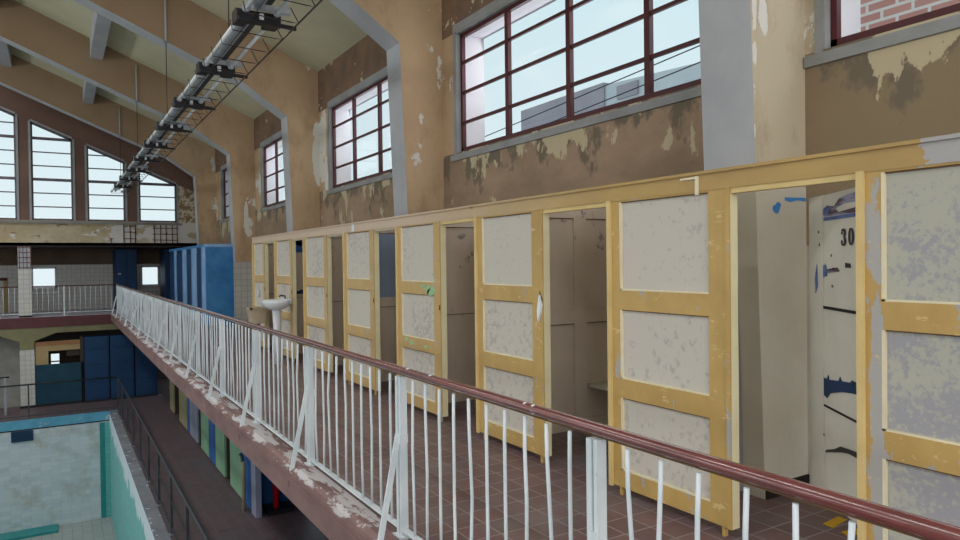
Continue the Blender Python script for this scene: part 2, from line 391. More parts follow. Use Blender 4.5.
XW, XO = 4.44, 4.84             # inner and outer face of the long wall
SILL, HEAD, EAVE = 3.0, 4.55, 5.33
YN, YE, YB = -8.0, 26.0, 29.6   # near end, gable wall, back wall of the end gallery
XL = -11.64
FL = -2.85                      # pool deck
RID = -3.6
def roofz(x): return EAVE + 0.415 * (4.5 - x) if x > RID else EAVE + 0.415 * (4.5 - (2 * RID - x))

# ------------------------------------------------------------------ the setting
m = MB().box((1.7, 0.5, -0.22), (XO, YE, 0.0), 'balcony_tiles')
m.box((-12.0, YN, -0.22), (XO, 0.5, 0.0), 'balcony_tiles'); struct(m.build('floor'), 'red-brown square tiled balcony walkway in front of the cabins')
m = MB(); m.prism([(1.5, -0.22), (1.7, -0.22), (1.7, 0.0), (1.66, 0.0), (1.64, 0.02), (1.56, 0.025), (1.53, 0.0), (1.50, -0.005)], 'Y', 0.5, YE, 'slab_edge')
m.box((1.487, 0.5, -0.06), (1.5, YE, -0.035), 'slab_edge')
struct(m.build('trim_1'), 'worn red-brown balcony slab edge with peeling white ledge')
m = MB().box((-12, YE, -0.33), (XO, YB + .3, 0.0), 'end_slab_edge').box((-12, YE + 0.01, 0.0), (XO, YB, 0.006), 'gallery_floor')
struct(m.build('floor'), 'dark red edged gallery floor across the far end')
# pool deck and pool
m = MB().box((1.50, YN, FL - .3), (XO + .3, YB, FL), 'deck_tiles').box((-12, 24.06, FL - .3), (1.5, YB, FL), 'deck_tiles').box((-12, YN, FL - .3), (-8.5, 24.06, FL), 'deck_tiles')
struct(m.build('floor'), 'dark brown tiled deck around the drained pool')
m = MB()
m.box((1.285, YN, FL - .02), (1.5, 23.9, FL + 0.02), 'kerb_concrete')
struct(m.build('trim_2'), 'grey concrete kerb along the long side of the pool')
m = MB().box((-8.5, 23.9, FL - 0.24), (1.5, 24.06, FL + 0.01), 'pool_coping')
m.box((-8.5, 23.89, FL - 0.27), (1.29, 24.06, FL - 0.24), 'dark_gap')
struct(m.build('trim_3'), 'light blue coping band across the far end of the pool')
m = MB().box((1.29, YN, -6.2), (1.5, 24.0, FL - 0.02), 'pool_side'); struct(m.build('wall_pool_side'), 'turquoise long pool wall with ragged white upper band')
m = MB().box((-8.5, 23.9, -6.2), (1.29, 24.06, FL - 0.26), 'pool_tiles')
m.box((1.02, 23.885, -6.1), (1.16, 23.9, FL - 0.3), 'pool_stripe'); m.box((1.16, 23.887, -6.1), (1.29, 23.9, FL - 0.3), 'pool_side_tiles')
struct(m.build('wall_pool_end'), 'white tiled end wall of the drained pool')
m = MB().box((-1.2, 23.86, -3.43), (-0.67, 23.9, -3.13), 'blue_dark')
for k in range(4): m.box((-1.17, 23.85, -3.40 + k * 0.07), (-0.70, 23.86, -3.37 + k * 0.07), 'teal_paint')
tag(m.build('pool_drain_grille'), 'dark rectangular grille high in the white tiled pool end wall', 'grille')
m = MB().box((-8.5, YN, -6.4), (1.5, 24.0, -6.05), 'pool_floor_tiles'); m.box((-8.5, 23.3, -6.05), (-0.1, 23.9, -5.98), 'pool_stripe')
struct(m.build('floor'), 'pale floor of the empty pool')
m = MB().box((-8.6, YN, -6.2), (-8.5, 24.0, FL), 'pool_side_tiles'); struct(m.build('wall_pool_left'))

# long wall above the cabins: apron, head, piers between windows
def long_wall(x0, x1, inner, outer):
    """x0 inner face, x1 outer face"""
    m = MB()
    m.box((x0, YN, 1.68), (x1, YE + .4, SILL), 'apron_plaster')
    m.box((x0, YN, 0), (x1, 13.4, 1.68), 'cabin_plaster')
    m.box((x0, 13.4, 0), (x1, YB + .3, 1.68), 'wall_tiles_side')
    m.box((x0, YE + .4, 1.68), (x1, YB + .3, 2.3), 'brown_plaster')
    m.box((x0, YN, HEAD), (x1, YE + .4, EAVE + .5), 'head_plaster')
    wins = []
    prev = YN
    for y0 in BAYS[:-1]:
        b = {-7.57: -2.3, -2.32: 2.80, 2.93: 7.82, 8.18: 12.70, 13.30: 17.78, 18.48: 22.75}[y0]; a = b - 4.11
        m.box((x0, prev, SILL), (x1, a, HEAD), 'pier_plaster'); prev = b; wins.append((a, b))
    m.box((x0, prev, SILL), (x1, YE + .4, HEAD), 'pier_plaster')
    return m, wins
m, WINS = long_wall(XW, XO, 0, 0)
struct(m.build('wall_right'), 'peeling plaster wall with windows above the changing cabins')
m, _ = long_wall(XL, XL - .4, 0, 0)
struct(m.build('wall_left'))
# reveals and window frames
wn = 0
LOCS = ['behind and above the nearest cabins', 'above the second cabin bay', 'third along the wall', 'fourth along the wall', 'farthest along the wall']
for i, (a, b) in enumerate(WINS):
    if b < 0: continue
    wn += 1
    t = sthing('window_%d' % wn, (XW + .09, (a + b) / 2, SILL), 'dark red metal framed window, bay %s' % ['nearest', 'one', 'two', 'three', 'four', 'five'][i] if False else
               'dark red framed window ' + ['at the top right corner of the view', 'wide one with a grey building seen outside', 'with blue-white flaked plaster on its left', 'small, with two columns of panes in view', 'narrow sliver farthest along the side wall', 'hidden last side window'][min(wn - 1, 5)], 'window')
    rv = MB()      # reveals: grey inside, pale outside
    for (ya, yb) in ((a, a + .02), (b - .02, b)):
        rv.box((XW - .005, ya, SILL), (XW + .08, yb, HEAD), 'reveal_plaster'); rv.box((XW + .11, ya, SILL), (XO + .02, yb, HEAD), 'outer_reveal')
    rv.box((XW - .005, a, HEAD - .02), (XW + .08, b, HEAD), 'reveal_plaster'); rv.box((XW + .11, a, HEAD - .02), (XO + .02, b, HEAD), 'outer_reveal')
    # band of grey render round the opening on the wall face
    rv.box((XW - .012, a - .10, SILL - .05), (XW + .0, a, HEAD + .10), 'reveal_plaster'); rv.box((XW - .012, b, SILL - .05), (XW + .0, b + .05, HEAD + .10), 'reveal_plaster')
    rv.box((XW - .012, a, HEAD), (XW + .0, b, HEAD + .10), 'reveal_plaster')
    rv.build('window_reveal', None, t)
    sl = MB(); sl.prism([(XW - .03, SILL - .10), (XW + .09, SILL - .10), (XW + .09, SILL + .02), (XW - .015, SILL - .02), (XW - .03, SILL - .03)], 'Y', a - .20, b + .12, 'reveal_plaster')
    sl.build('window_sill', None, t)
    fr = MB(); x0, x1 = XW + .06, XW + .11
    cols = [b, b - 1.09, b - 2.22, b - 3.33, a]
    w = .065
    fr.box((x0, a, SILL), (x1, a + w, HEAD)); fr.box((x0, b - w, SILL), (x1, b, HEAD)); fr.box((x0, a, SILL), (x1, b, SILL + w)); fr.box((x0, a, HEAD - w), (x1, b, HEAD))
    for c in cols[1:-1]: fr.box((x0, c - .034, SILL + w), (x1, c + .034, HEAD - w))
    fr.build('window_frame', 'window_metal', t)
    for k in (1, 2, 3):
        z = SILL + k * (HEAD - SILL) / 4
        g = MB()
        for c0, c1 in zip(cols[:-1], cols[1:]): g.box((x0 + .008, c1 + .03, z - .018), (x1 - .012, c0 - .03, z + .018))
        g.build('glazing_bar', 'window_metal', t)
    MB().box((x0 + .02, a + .02, SILL + .02), (x0 + .026, b - .02, HEAD - .02)).build('glass', 'window_glass', t)

# concrete frames: piers with rafters
prof_r = [(4.6, 0.0), (3.985, 0.0), (3.82, 4.43), (3.0, 4.985), (RID, 4.985 + .425 * (3.0 - RID)), (RID, roofz(RID) + .02), (4.6, roofz(4.6) + .02)]
mat_r = ['pier_edge', 'pier_edge', 'pier_edge', 'pier_edge', 'pier_plaster', 'pier_plaster', 'pier_plaster']
def frame(y0, th, i):
    m = MB()
    # pier part and rafter part as one casting; the shared plaster holds painted light falloff
    def half(sgn):
        def X(x): return x if sgn > 0 else 2 * RID - x
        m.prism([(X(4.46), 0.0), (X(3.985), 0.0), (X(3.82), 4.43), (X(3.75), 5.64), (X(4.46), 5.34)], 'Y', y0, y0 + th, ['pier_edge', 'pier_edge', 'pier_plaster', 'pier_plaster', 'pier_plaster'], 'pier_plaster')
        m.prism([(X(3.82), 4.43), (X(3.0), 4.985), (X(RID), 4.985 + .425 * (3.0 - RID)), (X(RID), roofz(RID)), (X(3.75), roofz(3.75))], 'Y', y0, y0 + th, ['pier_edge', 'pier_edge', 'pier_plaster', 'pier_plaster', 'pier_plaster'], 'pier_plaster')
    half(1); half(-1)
    o = m.build('concrete_frame'); struct(o)
    o['label'] = 'tan concrete pier with grey inner edge rising into a rafter, ' + ['behind the camera', 'just behind the camera', 'nearest the camera', 'second from the camera', 'third from the camera', 'fourth from the camera', 'farthest, against the gable'][i]
    o['category'] = 'pier'
    return o
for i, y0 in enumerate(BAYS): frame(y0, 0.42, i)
struct(MB().box((3.87, BAYS[5] - .012, 0), (XW, BAYS[5], 1.66)).build('trim_12', 'wall_tiles_end'), 'tiled foot of the pier beside the blue cabins')
# roof slabs
m = MB()
m.prism([(4.9, roofz(4.9)), (RID + .8, roofz(RID + .8)), (RID + .8, roofz(RID + .8) + .2), (4.9, roofz(4.9) + .2)], 'Y', YN, YE + .4, 'ceiling_board')
m.prism([(2 * RID - 4.9, roofz(4.9)), (RID - .8, roofz(RID - .8)), (RID - .8, roofz(RID - .8) + .2), (2 * RID - 4.9, roofz(4.9) + .2)], 'Y', YN, YE + .4, 'ceiling_board')
struct(m.build('ceiling'), 'olive grey sloping ceiling between the rafters')
t = sthing('window_20', (RID, 9, roofz(RID)), 'added unseen ridge glazing that lets light down to the cabins', 'window')  # added out of view so the ridge lamp can shine into the cabins
for y in range(-7, 27, 3): MB().prism([(RID - .8, roofz(RID + .8)), (RID + .8, roofz(RID + .8)), (RID + .8, roofz(RID + .8) + .06), (RID, roofz(RID) + .08), (RID - .8, roofz(RID + .8) + .06)], 'Y', y, y + .05, None).build('glazing_bar', 'gable_window_metal', t)  # bars of the added ridge glazing, out of view
for x in (0.87, -1.12, -2.6):
    m = MB(); z = 6.42 + .42 * (.87 - x)
    for y0, y1 in zip(BAYS[:-1], BAYS[1:]): m.prism([(x - .13, z), (x + .13, z), (x + .13, roofz(x + .13) + .01), (x - .13, roofz(x - .13) + .01)], 'Y', y0 + .42, y1, 'pier_edge')
    o = struct(m.build('trim_%d' % (4 + [0.87, -1.12, -2.6].index(x)))); o['label'] = 'grey purlin spanning between the rafters, ' + {0.87: 'nearer the side wall', -1.12: 'nearer the ridge', -2.6: 'beside the added ridge glazing'}[x]; o['category'] = 'beam'

# gable wall with tall windows
GW = [(-0.64, 0.49), (0.89, 1.99), (2.41, 3.58)]
for k in range(1, 9): GW.insert(0, (-0.64 - 1.52 * k, 0.49 - 1.52 * k))
GW = [g for g in GW if g[0] > XL]
def gtop(x): 
    x = x if x > RID else 2 * RID - x
    return 5.915 - .425 * x
m = MB(); GB, GS = 2.26, 3.07
m.box((XL, YE, GB), (XW, YE + .4, GS), 'gable_apron')
edges = [XL] + [v for g in GW for v in g] + [XW]
for k in range(0, len(edges), 2):
    a, b = edges[k], edges[k + 1]
    mt = 'patchy_jamb' if k == len(edges) - 2 else 'gable_plaster'
    za = GS
    pts = [(a, GS), (b, GS), (b, gtop(b)), (a, gtop(a))]
    m.prism(pts, 'Y', YE, YE + .4, mt)
def slab(a, b):
    pts = [(a, gtop(a)), (b, gtop(b)), (b, roofz(b) + .1), (a, roofz(a) + .1)]; m.prism(pts, 'Y', YE, YE + .4, 'gable_plaster')
slab(RID, XW); slab(XL, RID)
struct(m.build('wall_far'), 'brown gable wall with tall sloping-topped windows and exposed rebar below')
for i, (a, b) in enumerate(GW):
    if b < -3.5: continue
    wn += 1
    nm = 'window_%d' % wn
    t = sthing(nm, ((a + b) / 2, YE + .1, GS), 'tall gable window ' + {10: 'narrow, nearest the side wall', 9: 'behind the end of the hanging lights', 8: 'second from the left edge', 7: 'cut by the left edge'}.get(i + (10 - len(GW) + 1), 'further left'), 'window')
    fr = MB(); y0, y1 = YE + .06, YE + .12; w = .05
    fr.box((a, y0, GS), (a + w, y1, gtop(a + w))); fr.box((b - w, y0, GS), (b, y1, gtop(b))); fr.box((a, y0, GS), (b, y1, GS + .06))
    fr.prism([(a, gtop(a) - .07), (b, gtop(b) - .07), (b, gtop(b)), (a, gtop(a))], 'Y', y0, y1, None)
    fr.build('window_frame', 'gable_window_metal', t)
    # grey render surround
    sr = MB(); sr.box((a - .06, YE - .02, GS - .02), (a, YE + .06, gtop(a))); sr.box((b, YE - .02, GS - .02), (b + .06, YE + .06, gtop(b)))
    sr.prism([(a, gtop(a)), (b, gtop(b)), (b, gtop(b) + .06), (a, gtop(a) + .06)], 'Y', YE - .02, YE + .06, None)
    sr.build('window_reveal', 'lamp_housing' if False else 'reveal_plaster', t)
    z = GS; k = 0; zt = max(gtop(a), gtop(b))
    while z + .433 < zt - .05:
        z += .433; k += 1
        h = .045 if k % 3 == 0 else .018
        xe = b - w
        if gtop(xe) < z + .05:        # the sloping head cuts this bar short
            xe = (5.915 - (z + .05)) / .425
        if xe - a > .15: MB().box((a + w, y0, z - h), (xe, y1 - .02, z + h)).build('glazing_bar', 'gable_window_metal', t)
    MB().prism([(a + .02, GS + .02), (b - .02, GS + .02), (b - .02, gtop(b) - .03), (a + .02, gtop(a) - .03)], 'Y', y0 + .02, y0 + .026, None).build('glass', 'window_glass', t)
m = MB().box((XL, YE - .06, GS - .10), (3.75, YE, GS - .02), 'sill_stone'); struct(m.build('trim_7'), 'grey stone ledge under the gable windows')
# exposed reinforcement
def rebar(xs, zs, x0, x1, z0, z1, lab):
    m = MB()
    for x in xs: m.bar((x, YE - .02, z0), (x + random.uniform(-.01, .01), YE - .02, z1), .022, .022)
    for z in zs: m.bar((x0, YE - .035, z), (x1, YE - .035, z + random.uniform(-.01, .01)), .022, .022)
    tag(m.build('exposed_rebar', 'rebar'), lab, 'rebar')
rebar([1.93, 2.12, 2.27], [2.5, 2.72, 2.92], 1.93, 2.32, 2.32, 3.02, 'small rusty rebar grid in the beam below the middle gable windows')
rebar([2.86, 3.05, 3.23, 3.42, 3.58], [2.46, 2.66, 2.86], 2.80, 3.60, 2.3, 2.98, 'wide rusty rebar grid in the beam beside the blue cabins')
rebar([1.55], [2.5], 1.53, 1.62, 2.32, 2.52, 'single stub of rusty rebar left of the small grid')

# end gallery: ceiling, back wall with windows
struct(MB().box((XL, YE, GB - .02), (XW, YB + .3, GB + .1), 'gallery_dark').build('ceiling'), 'dark ceiling over the end gallery')
m = MB()
wb = [(-0.78, -0.02), (2.76, 3.40)]
xs = [XL, wb[0][0], wb[0][1], wb[1][0], wb[1][1], XW]
for k in (0, 2, 4): m.box((xs[k], YB, 0), (xs[k + 1], YB + .3, 1.66), 'wall_tiles_end')
for (a, b) in wb: m.box((a, YB, 0), (b, YB + .3, .80), 'wall_tiles_end'); m.box((a, YB, 1.58), (b, YB + .3, 1.66), 'wall_tiles_end')
m.box((XL, YB, 1.66), (XW, YB + .3, GB + .1), 'brown_plaster')
struct(m.build('wall_back'), 'white tiled back wall of the end gallery under brown plaster')
for (a, b), lab in zip(wb, ['small bright window in the tiled gallery wall beside the column', 'small bright window beyond the blue cabins']):
    wn += 1; t = sthing('window_%d' % wn, ((a + b) / 2, YB, .8), lab, 'window')
    fr = MB(); w = .05
    fr.box((a, YB - .01, .8), (a + w, YB + .08, 1.58)); fr.box((b - w, YB - .01, .8), (b, YB + .08, 1.58)); fr.box((a, YB - .01, .8), (b, YB + .08, .86)); fr.box((a, YB - .01, 1.52), (b, YB + .08, 1.58))
    fr.build('window_frame', 'pvc_white', t)
    MB().box((a - .04, YB - .12, .62), (b + .08, YB, .67)).build('window_sill', 'pvc_white', t)
    MB().box((a + .04, YB + .03, .84), (b - .04, YB + .035, 1.54)).build('glass', 'window_glass', t)
# column of the gallery
t = sthing('column', (-.87, YE + .2, 0), 'white tiled gallery column with exposed brickwork at its top', 'column')
MB().box((-1.04, YE + .02, .07), (-.69, YE + .4, 1.52)).build('column_shaft', 'wall_tiles_end', t)
MB().box((-1.04, YE + .02, 0), (-.69, YE + .41, .07)).build('column_base', 'floor_dark', t)
m = MB().box((-1.04, YE + .03, 1.52), (-.69, YE + .4, GB), 'lamp_housing')
for k in range(4): m.box((-1.01 + k * .10, YE + .015, 1.53), (-.99 + k * .10, YE + .03, 2.24), 'pillar_brick')
for k in range(5): m.box((-1.03, YE + .012, 1.56 + k * .16), (-.70, YE + .03, 1.585 + k * .16), 'pillar_brick')
m.build('column_head', None, t)
# door frame far left of the gallery
t = sthing('door_1', (-1.8, YB, 0), 'olive framed doorway at the left end of the gallery', 'door')
m = MB().box((-1.62, YB - .06, 0), (-1.50, YB + .0, 1.12)).box((-2.6, YB - .06, 0), (-2.48, YB, 1.12)); m.build('door_frame', 'booth_beige', t)
MB().box((-2.6, YB - .08, 1.12), (-1.5, YB, 1.22)).build('door_head', 'rebar', t)

# lower storey, far end
m = MB()
m.prism([(XL, -.33), (1.75, -.33), (XW, -.33), (XW, -.52), (-.06, -.52), (-.65, -.76), (-.65, -1.02), (-1.04, -1.02), (-1.04, -.76), (-1.6, -.52), (XL, -.52)], 'Y', YE + .02, YE + .35, 'yellow_plaster')
struct(m.build('trim_8'), 'olive yellow beam with sloped haunches under the end gallery')
t = sthing('column', (-.85, YE + .2, FL), 'white tiled lower column carrying the olive beam', 'column')
MB().box((-1.04, YE + .02, FL + .08), (-.65, YE + .35, -1.02)).build('column_shaft', 'wall_tiles_end', t)
MB().box((-1.05, YE + .01, FL), (-.64, YE + .36, FL + .08)).build('column_base', 'floor_dark', t)
m = MB().box((XL, YE + .36, FL), (XW, YE + .35 + 3.4, -.33), 'gallery_dark') if False else MB()
m.box((XL, YB, FL), (-0.24, YB + .3, -.33), 'gallery_dark').box((.02, YB, FL), (XW, YB + .3, -.33), 'gallery_dark').box((-.24, YB, FL), (.02, YB + .3, -2.0), 'gallery_dark').box((-.24, YB, -1.58), (.02, YB + .3, -.33), 'gallery_dark')
struct(m.build('wall_lower_back'), 'dark back wall behind the lower end gallery')
wn += 1; t = sthing('window_%d' % wn, (-.1, YB, -1.5), 'tiny bright window seen through the wooden booth', 'window')
m = MB().box((-.24, YB, -1.88), (.02, YB + .08, -1.84)); m.build('window_frame', 'gable_window_metal', t)
MB().box((-.24, YB + .1, -2.0), (.02, YB + .105, -1.58)).build('glass', 'window_glass', t)
# grey panel left of the column
m = MB().box((-2.6, YE + .5, FL), (-1.06, YE + .56, -.62)); struct(m.build('wall_lower_panel', 'sill_stone'), 'plain grey wall panel left of the lower column')
# booth
t = thing('wooden_booth', (-.05, YE + .05, FL), 'beige and orange framed booth with a teal front beside the tiled lower column', 'booth')
m = MB().box((-.63, YE + .06, FL), (-.28, YE + .30, -.80)); m.build('side_panel', 'booth_beige', t)
MB().box((-.63, YE + .05, -.93), (.60, YE + .055, -.80)).build('top_rail', 'booth_orange', t)
MB().box((-.28, YE + .06, -1.10), (.60, YE + .30, -.80)).build('header_board', 'booth_beige', t)
MB().box((-.63, YE + .02, FL + .08), (.62, YE + .05, -1.52)).build('front_panel', 'teal_paint', t)
MB().box((-.63, YE + .03, FL), (.62, YE + .28, FL + .08)).build('plinth', 'floor_dark', t)
MB().box((.60, YE + .06, -1.52), (.70, YE + .30, -.70)).build('corner_post', 'gallery_dark', t)
MB().box((.22, YE + .10, -1.3), (.58, YE + .22, -1.12)).build('shelf', 'gallery_dark', t)
# blue cupboards
for k, (a, b) in enumerate([(.72, 1.42), (1.46, 2.16), (2.2, 2.86)]):
    t = thing('blue_cupboard', ((a + b) / 2, YE - .3, FL), ['dark blue cupboard immediately right of the teal booth', 'dark blue cupboard in the middle of the lower far end', 'dark blue cupboard tucked in the far corner of the lower deck'][k], 'cupboard', None)
    y = YE - .55 + .5
    MB().box((a, y, FL + .06), (b, y + .45, -.72)).build('carcass', 'blue_wall', t)
    MB().box((a + .04, y - .02, FL + .12), (b - .04, y, -.78)).build('door', 'blue_wall', t)
    MB().box((a, y - .01, FL), (b, y + .43, FL + .06)).build('plinth', 'floor_dark', t)
    m = MB(); 
    for z in (-2.2, -1.6, -1.1): m.box((a + .14, y - .035, z - .012), (b - .14, y - .02, z + .012))
    m.build('door_rail', 'blue_dark', t)
struct(MB().box((.72, YE - .02, FL), (3.0, YE + .02, FL + .03)).build('baseboard_far', 'sill_stone'))

# lower side wall under the balcony: painted cabin doors along the deck
XD = 2.9
segs = [(23.2, 22.4, 'beige_door', 'pale olive lower cabin door at the far corner'), (21.3, 19.85, 'beige_door', 'beige lower cabin door second from the far end'), (19.85, 19.45, 'mid_blue_door', 'narrow blue strip door before the lavender door'),
        (19.45, 18.25, 'lavender_door', 'lavender grey lower cabin door under the balcony'), (17.8, 16.75, 'green_door', 'pale green lower cabin door, farthest of the green ones'), (16.75, 16.0, 'mid_blue_door', 'blue lower door between two green doors'),
        (16.0, 15.0, 'green_door', 'pale green lower cabin door, middle of the green ones'), (14.5, 13.45, 'green_door', 'pale green lower cabin door nearest the camera'), (13.45, 12.7, 'mid_blue_door', 'blue lower door beside the white pillar')]
for a, b, mt, lab in segs:
    t = thing('lower_cabin_door', (XD, (a + b) / 2, FL), lab, 'door', None)
    MB().box((XD, b + .02, FL + .03), (XD + .04, a - .02, -.4)).build('door_leaf', mt, t)
    MB().box((XD - .012, b + .06, -1.75), (XD, b + .10, -1.65)).build('handle', 'dark_steel', t)
struct(MB().box((XD + .0, 12.38, FL), (XD + .10, 12.7, -.22)).build('trim_9', 'lavender_door'), 'pale grey pillar beside the recess with the red post')
m = MB().box((XD + .9, 12.4, FL), (XD + 1.0, YE, -.22), 'blue_dark')
m.box((XD + .04, 13.0, FL), (XD + .9, 13.1, -.22), 'blue_lower').box((XD + .05, 12.7, -.42), (XD + .9, 26, -.22), 'gallery_dark')
for a in (22.35, 21.35, 18.2, 14.95): m.box((XD + .04, a, FL), (XD + .9, a + .05, -.22), 'gallery_dark')
m.box((XD + 1.3, YN, FL), (XD + 1.4, 12.4, -.22), 'blue_lower')
struct(m.build('wall_lower_right'), 'blue recessed wall beneath the balcony')
struct(MB().box((2.7, 23.3, -.45), (4.4, YE, -.22)).build('trim_10', 'gallery_dark'))
# red post with black foot, pipes
t = thing('red_post', (3.32, 12.75, FL), 'red post standing in a black base under the balcony', 'post')
MB().tube([(3.3, 12.55, FL + .05), (3.3, 12.55, -.23)], .06, 12).build('pole', 'red_paint', t)
MB().box((3.12, 12.35, FL), (3.5, 12.8, FL + .07)).build('base', 'black_metal', t)
t = thing('drain_pipe', (2.8, 12.75, FL), 'beige pipe stub with an elbow beside the pale pillar', 'pipe')
MB().tube([(2.80, 12.85, FL), (2.80, 12.85, FL + .75), (2.80, 12.85, FL + .9)], .035, 10).build('pipe', 'pipe_beige', t)
MB().tube([(2.80, 12.85, FL + .8), (2.80, 12.95, FL + .98), (2.80, 13.05, FL + .98)], .03, 8).build('elbow', 'dark_steel', t)
t2 = MB().box((2.2, 19.1, FL), (2.35, 19.3, FL + .03)); tag(t2.build('floor_rag', 'pvc_white'), 'small white scrap lying by the lavender door', 'scrap') if False else None

# ------------------------------------------------------------------ lower pool railing
t = thing('pool_railing', (1.55, 15, FL), 'dark steel railing along the long side of the drained pool', 'railing')
PX = 1.545
MB().tube([(PX, y, FL + 1.01) for y in (0, 8, 16, 24.0)], .024, 8).build('top_rail', 'dark_steel', t)
MB().bar((PX, 0, FL + .10), (PX, 24.0, FL + .10), .02, .03).build('bottom_rail', 'dark_steel', t)
MB().bar((PX + .0, 0, FL + .55), (PX, 24.0, FL + .55), .012, .012).build('middle_rail', 'dark_steel', t)
y = 24.0
while y > 4:
    MB().box((PX - .02, y - .02, FL), (PX + .02, y + .02, FL + 1.0)).build('post', 'dark_steel', t)
    MB().box((PX - .05, y - .05, FL), (PX + .05, y + .05, FL + .02)).build('post_foot', 'sill_stone', t)
    y -= 1.66
t = thing('pool_railing', (-2, 24.15, FL), 'dark steel railing across the far end of the pool', 'railing')
MB().tube([(-9, 24.12, FL + 1.01), (1.545, 24.12, FL + 1.01)], .024, 8).build('top_rail', 'dark_steel', t)
MB().bar((-9, 24.12, FL + .10), (1.52, 24.12, FL + .10), .02, .03).build('bottom_rail', 'dark_steel', t)
for x in (-.77, -3.1, -5.4): MB().box((x - .02, 24.10, FL), (x + .02, 24.14, FL + 1.0)).build('post', 'dark_steel', t)
t = thing('stair_railing', (-1.9, YE + .2, FL), 'short grey handrail at the left edge of the lower gallery', 'railing')
MB().tube([(-2.6, 25.2, -1.72), (-1.28, 25.2, -1.72)], .022, 8).build('top_rail', 'dark_steel', t)
MB().box((-1.42, 25.17, FL), (-1.36, 25.23, -1.73)).build('post', 'lamp_housing', t)

# ------------------------------------------------------------------ balcony railing
RX, RZ = 1.70, .972
t = thing('balcony_railing', (RX, 0.5, 0), 'white balcony railing with a glossy dark red handrail running down the hall', 'railing')
MB().tube([(RX, .5, RZ)] + [(RX, 1.5 + k, RZ + random.uniform(-.002, .002)) for k in range(24)] + [(RX, YE - .02, RZ)], .025, 16, None, .023).build('handrail', 'handrail_paint', t)
MB().bar((RX, .5, .045), (RX, YE - .02, .045), .035, .014).build('base_rail', 'white_paint', t)
MB().bar((RX, .5, RZ - .022), (RX, YE - .02, RZ - .022), .016, .01).build('under_rail', 'wood_and_shade_brown', t)
for y in (2.36, 2.42, 3.58, 3.30):
    vs = []
    m = MB(); m.tube([(RX - .004, y - .025, RZ + .016), (RX - .004, y, RZ + .019), (RX - .002, y + .03, RZ + .016)], [.004, .014, .004], 8, None, .006)
    m.build('paint_chip', 'pvc_white', t)
posts = [.51] + [1.97 + 1.714 * k for k in range(15)]
posts = [p for p in posts if p < YE]
ends = posts + [YE - .04]
for y in posts:
    m = MB().box((RX - .022, y - .006 - .022, .0), (RX + .022, y - .006, RZ - .035)).box((RX - .026, y + .004, 0), (RX + .018, y + .03, RZ - .035))
    y > 3 and m.box((RX - .03, y - .032, .55), (RX + .024, y + .034, .60)); m.box((RX - .045, y - .05, 0), (RX + .045, y + .05, .012))
    m.build('post', 'white_paint', t)
    if y > 1: 
        MB().bar((1.515, y - .06, -.05), (RX - .03, y - .012, .60), .034, .012, None, (0, 1, 0)).build('brace', 'white_paint', t)
    MB().box((1.495, y - .075, -.13), (1.505, y - .045, -.02)).build('brace_plate', 'slab_edge', t)
bal = []
for a, b in zip(ends[:-1], ends[1:]):
    nb = max(1, round((b - a) / .156) - 1)
    for k in range(1, nb + 1): bal.append(a + (b - a) * k / (nb + 1))
rest = MB()
for i, y in enumerate(bal):
    y += random.uniform(-.008, .008); dx = random.uniform(-.012, .012); dy = random.uniform(-.022, .022); zk = random.uniform(.3, .65)
    pts = [(RX, y, .045), (RX + dx * .6, y + dy * .5, .045 + zk * .5), (RX + dx, y + dy, zk), (RX + dx * .3, y + dy * .2 + .004, .8), (RX, y, RZ - .04)]
    if i < 92:
        m = MB().tube(pts, .0085, 8)
        o = m.build('baluster', 'white_paint', t)
    else: rest.tube(pts, .0085, 6)
o = rest.build('baluster', 'white_paint', t); o['kind'] = 'stuff'
for y, z in ((3.16, .45), (2.62, .35), (2.26, .32), (4.5, .5), (5.1, .62)):
    pass
# end gallery railing
t = thing('gallery_railing', (-1, YE + .08, 0), 'thin white gallery railing with a brown handrail across the far end', 'railing')
MB().bar((-8, YE + .06, .97), (RX - .05, YE + .06, .97), .05, .03).build('handrail', 'rebar', t)
MB().bar((-8, YE + .06, .12), (RX - .05, YE + .06, .12), .02, .02).build('base_rail', 'white_paint', t)
for x in (-1.55, .18, -3.3): MB().box((x - .02, YE + .04, 0), (x + .02, YE + .08, .96)).build('post', 'white_paint', t)
x = RX - .18
while x > -4.2:
    if abs(x - .18) > .06 and abs(x + 1.55) > .06: MB().tube([(x, YE + .06, .12), (x + random.uniform(-.01, .01), YE + .06, .5), (x, YE + .06, .96)], .0085, 6).build('baluster', 'white_paint', t)
    x -= .148

# ------------------------------------------------------------------ changing cabins
CX = 3.24; TH = .05; BOT = .06
PAN = [(.90, 1.872), (2.60, 3.612), (4.36, 5.381), (6.055, 7.09), (7.73, 8.76), (9.42, 10.50), (11.12, 12.15), (12.84, 13.75)]
CLAB = ['nearest changing cabin front, grey paint showing through its ochre frame at the right edge', 'changing cabin front left of the opening with door 30, ochre with three pale panels',
        'changing cabin front with a dark and white latch on its right stile', 'changing cabin front with green flecks on its ochre rails', 'changing cabin front right of the narrow tan opening, with blue partition behind its right side',
        'changing cabin front left of the tan opening in the far half', 'changing cabin front behind the white washbasin', 'last changing cabin front at the far end, its panel pale cream']
ROWS = [(.175, .667), (.795, 1.262), (1.392, 1.985)]
HZ = 2.11
def flake(name, mat, parent, x, y, z, r, seed, nrm='X', n=11, sy=1.0):
    """irregular thin chip of paint lying on a vertical face"""
    rnd = random.Random(seed); pts = []
    for k in range(n):
        a = 2 * PI * k / n; rr = r * rnd.uniform(.45, 1.15); pts.append((math.cos(a) * rr * sy, math.sin(a) * rr))
    m = MB()
    if nrm == 'X': m.prism([(y + p[0], z + p[1]) for p in pts], 'X', x, x - .0015, None)
    else: m.prism([(y + p[0], z + p[1]) for p in pts], 'Y', x, x - .0015, None)   # here y is really an x coordinate
    return m.build(name, mat, parent)
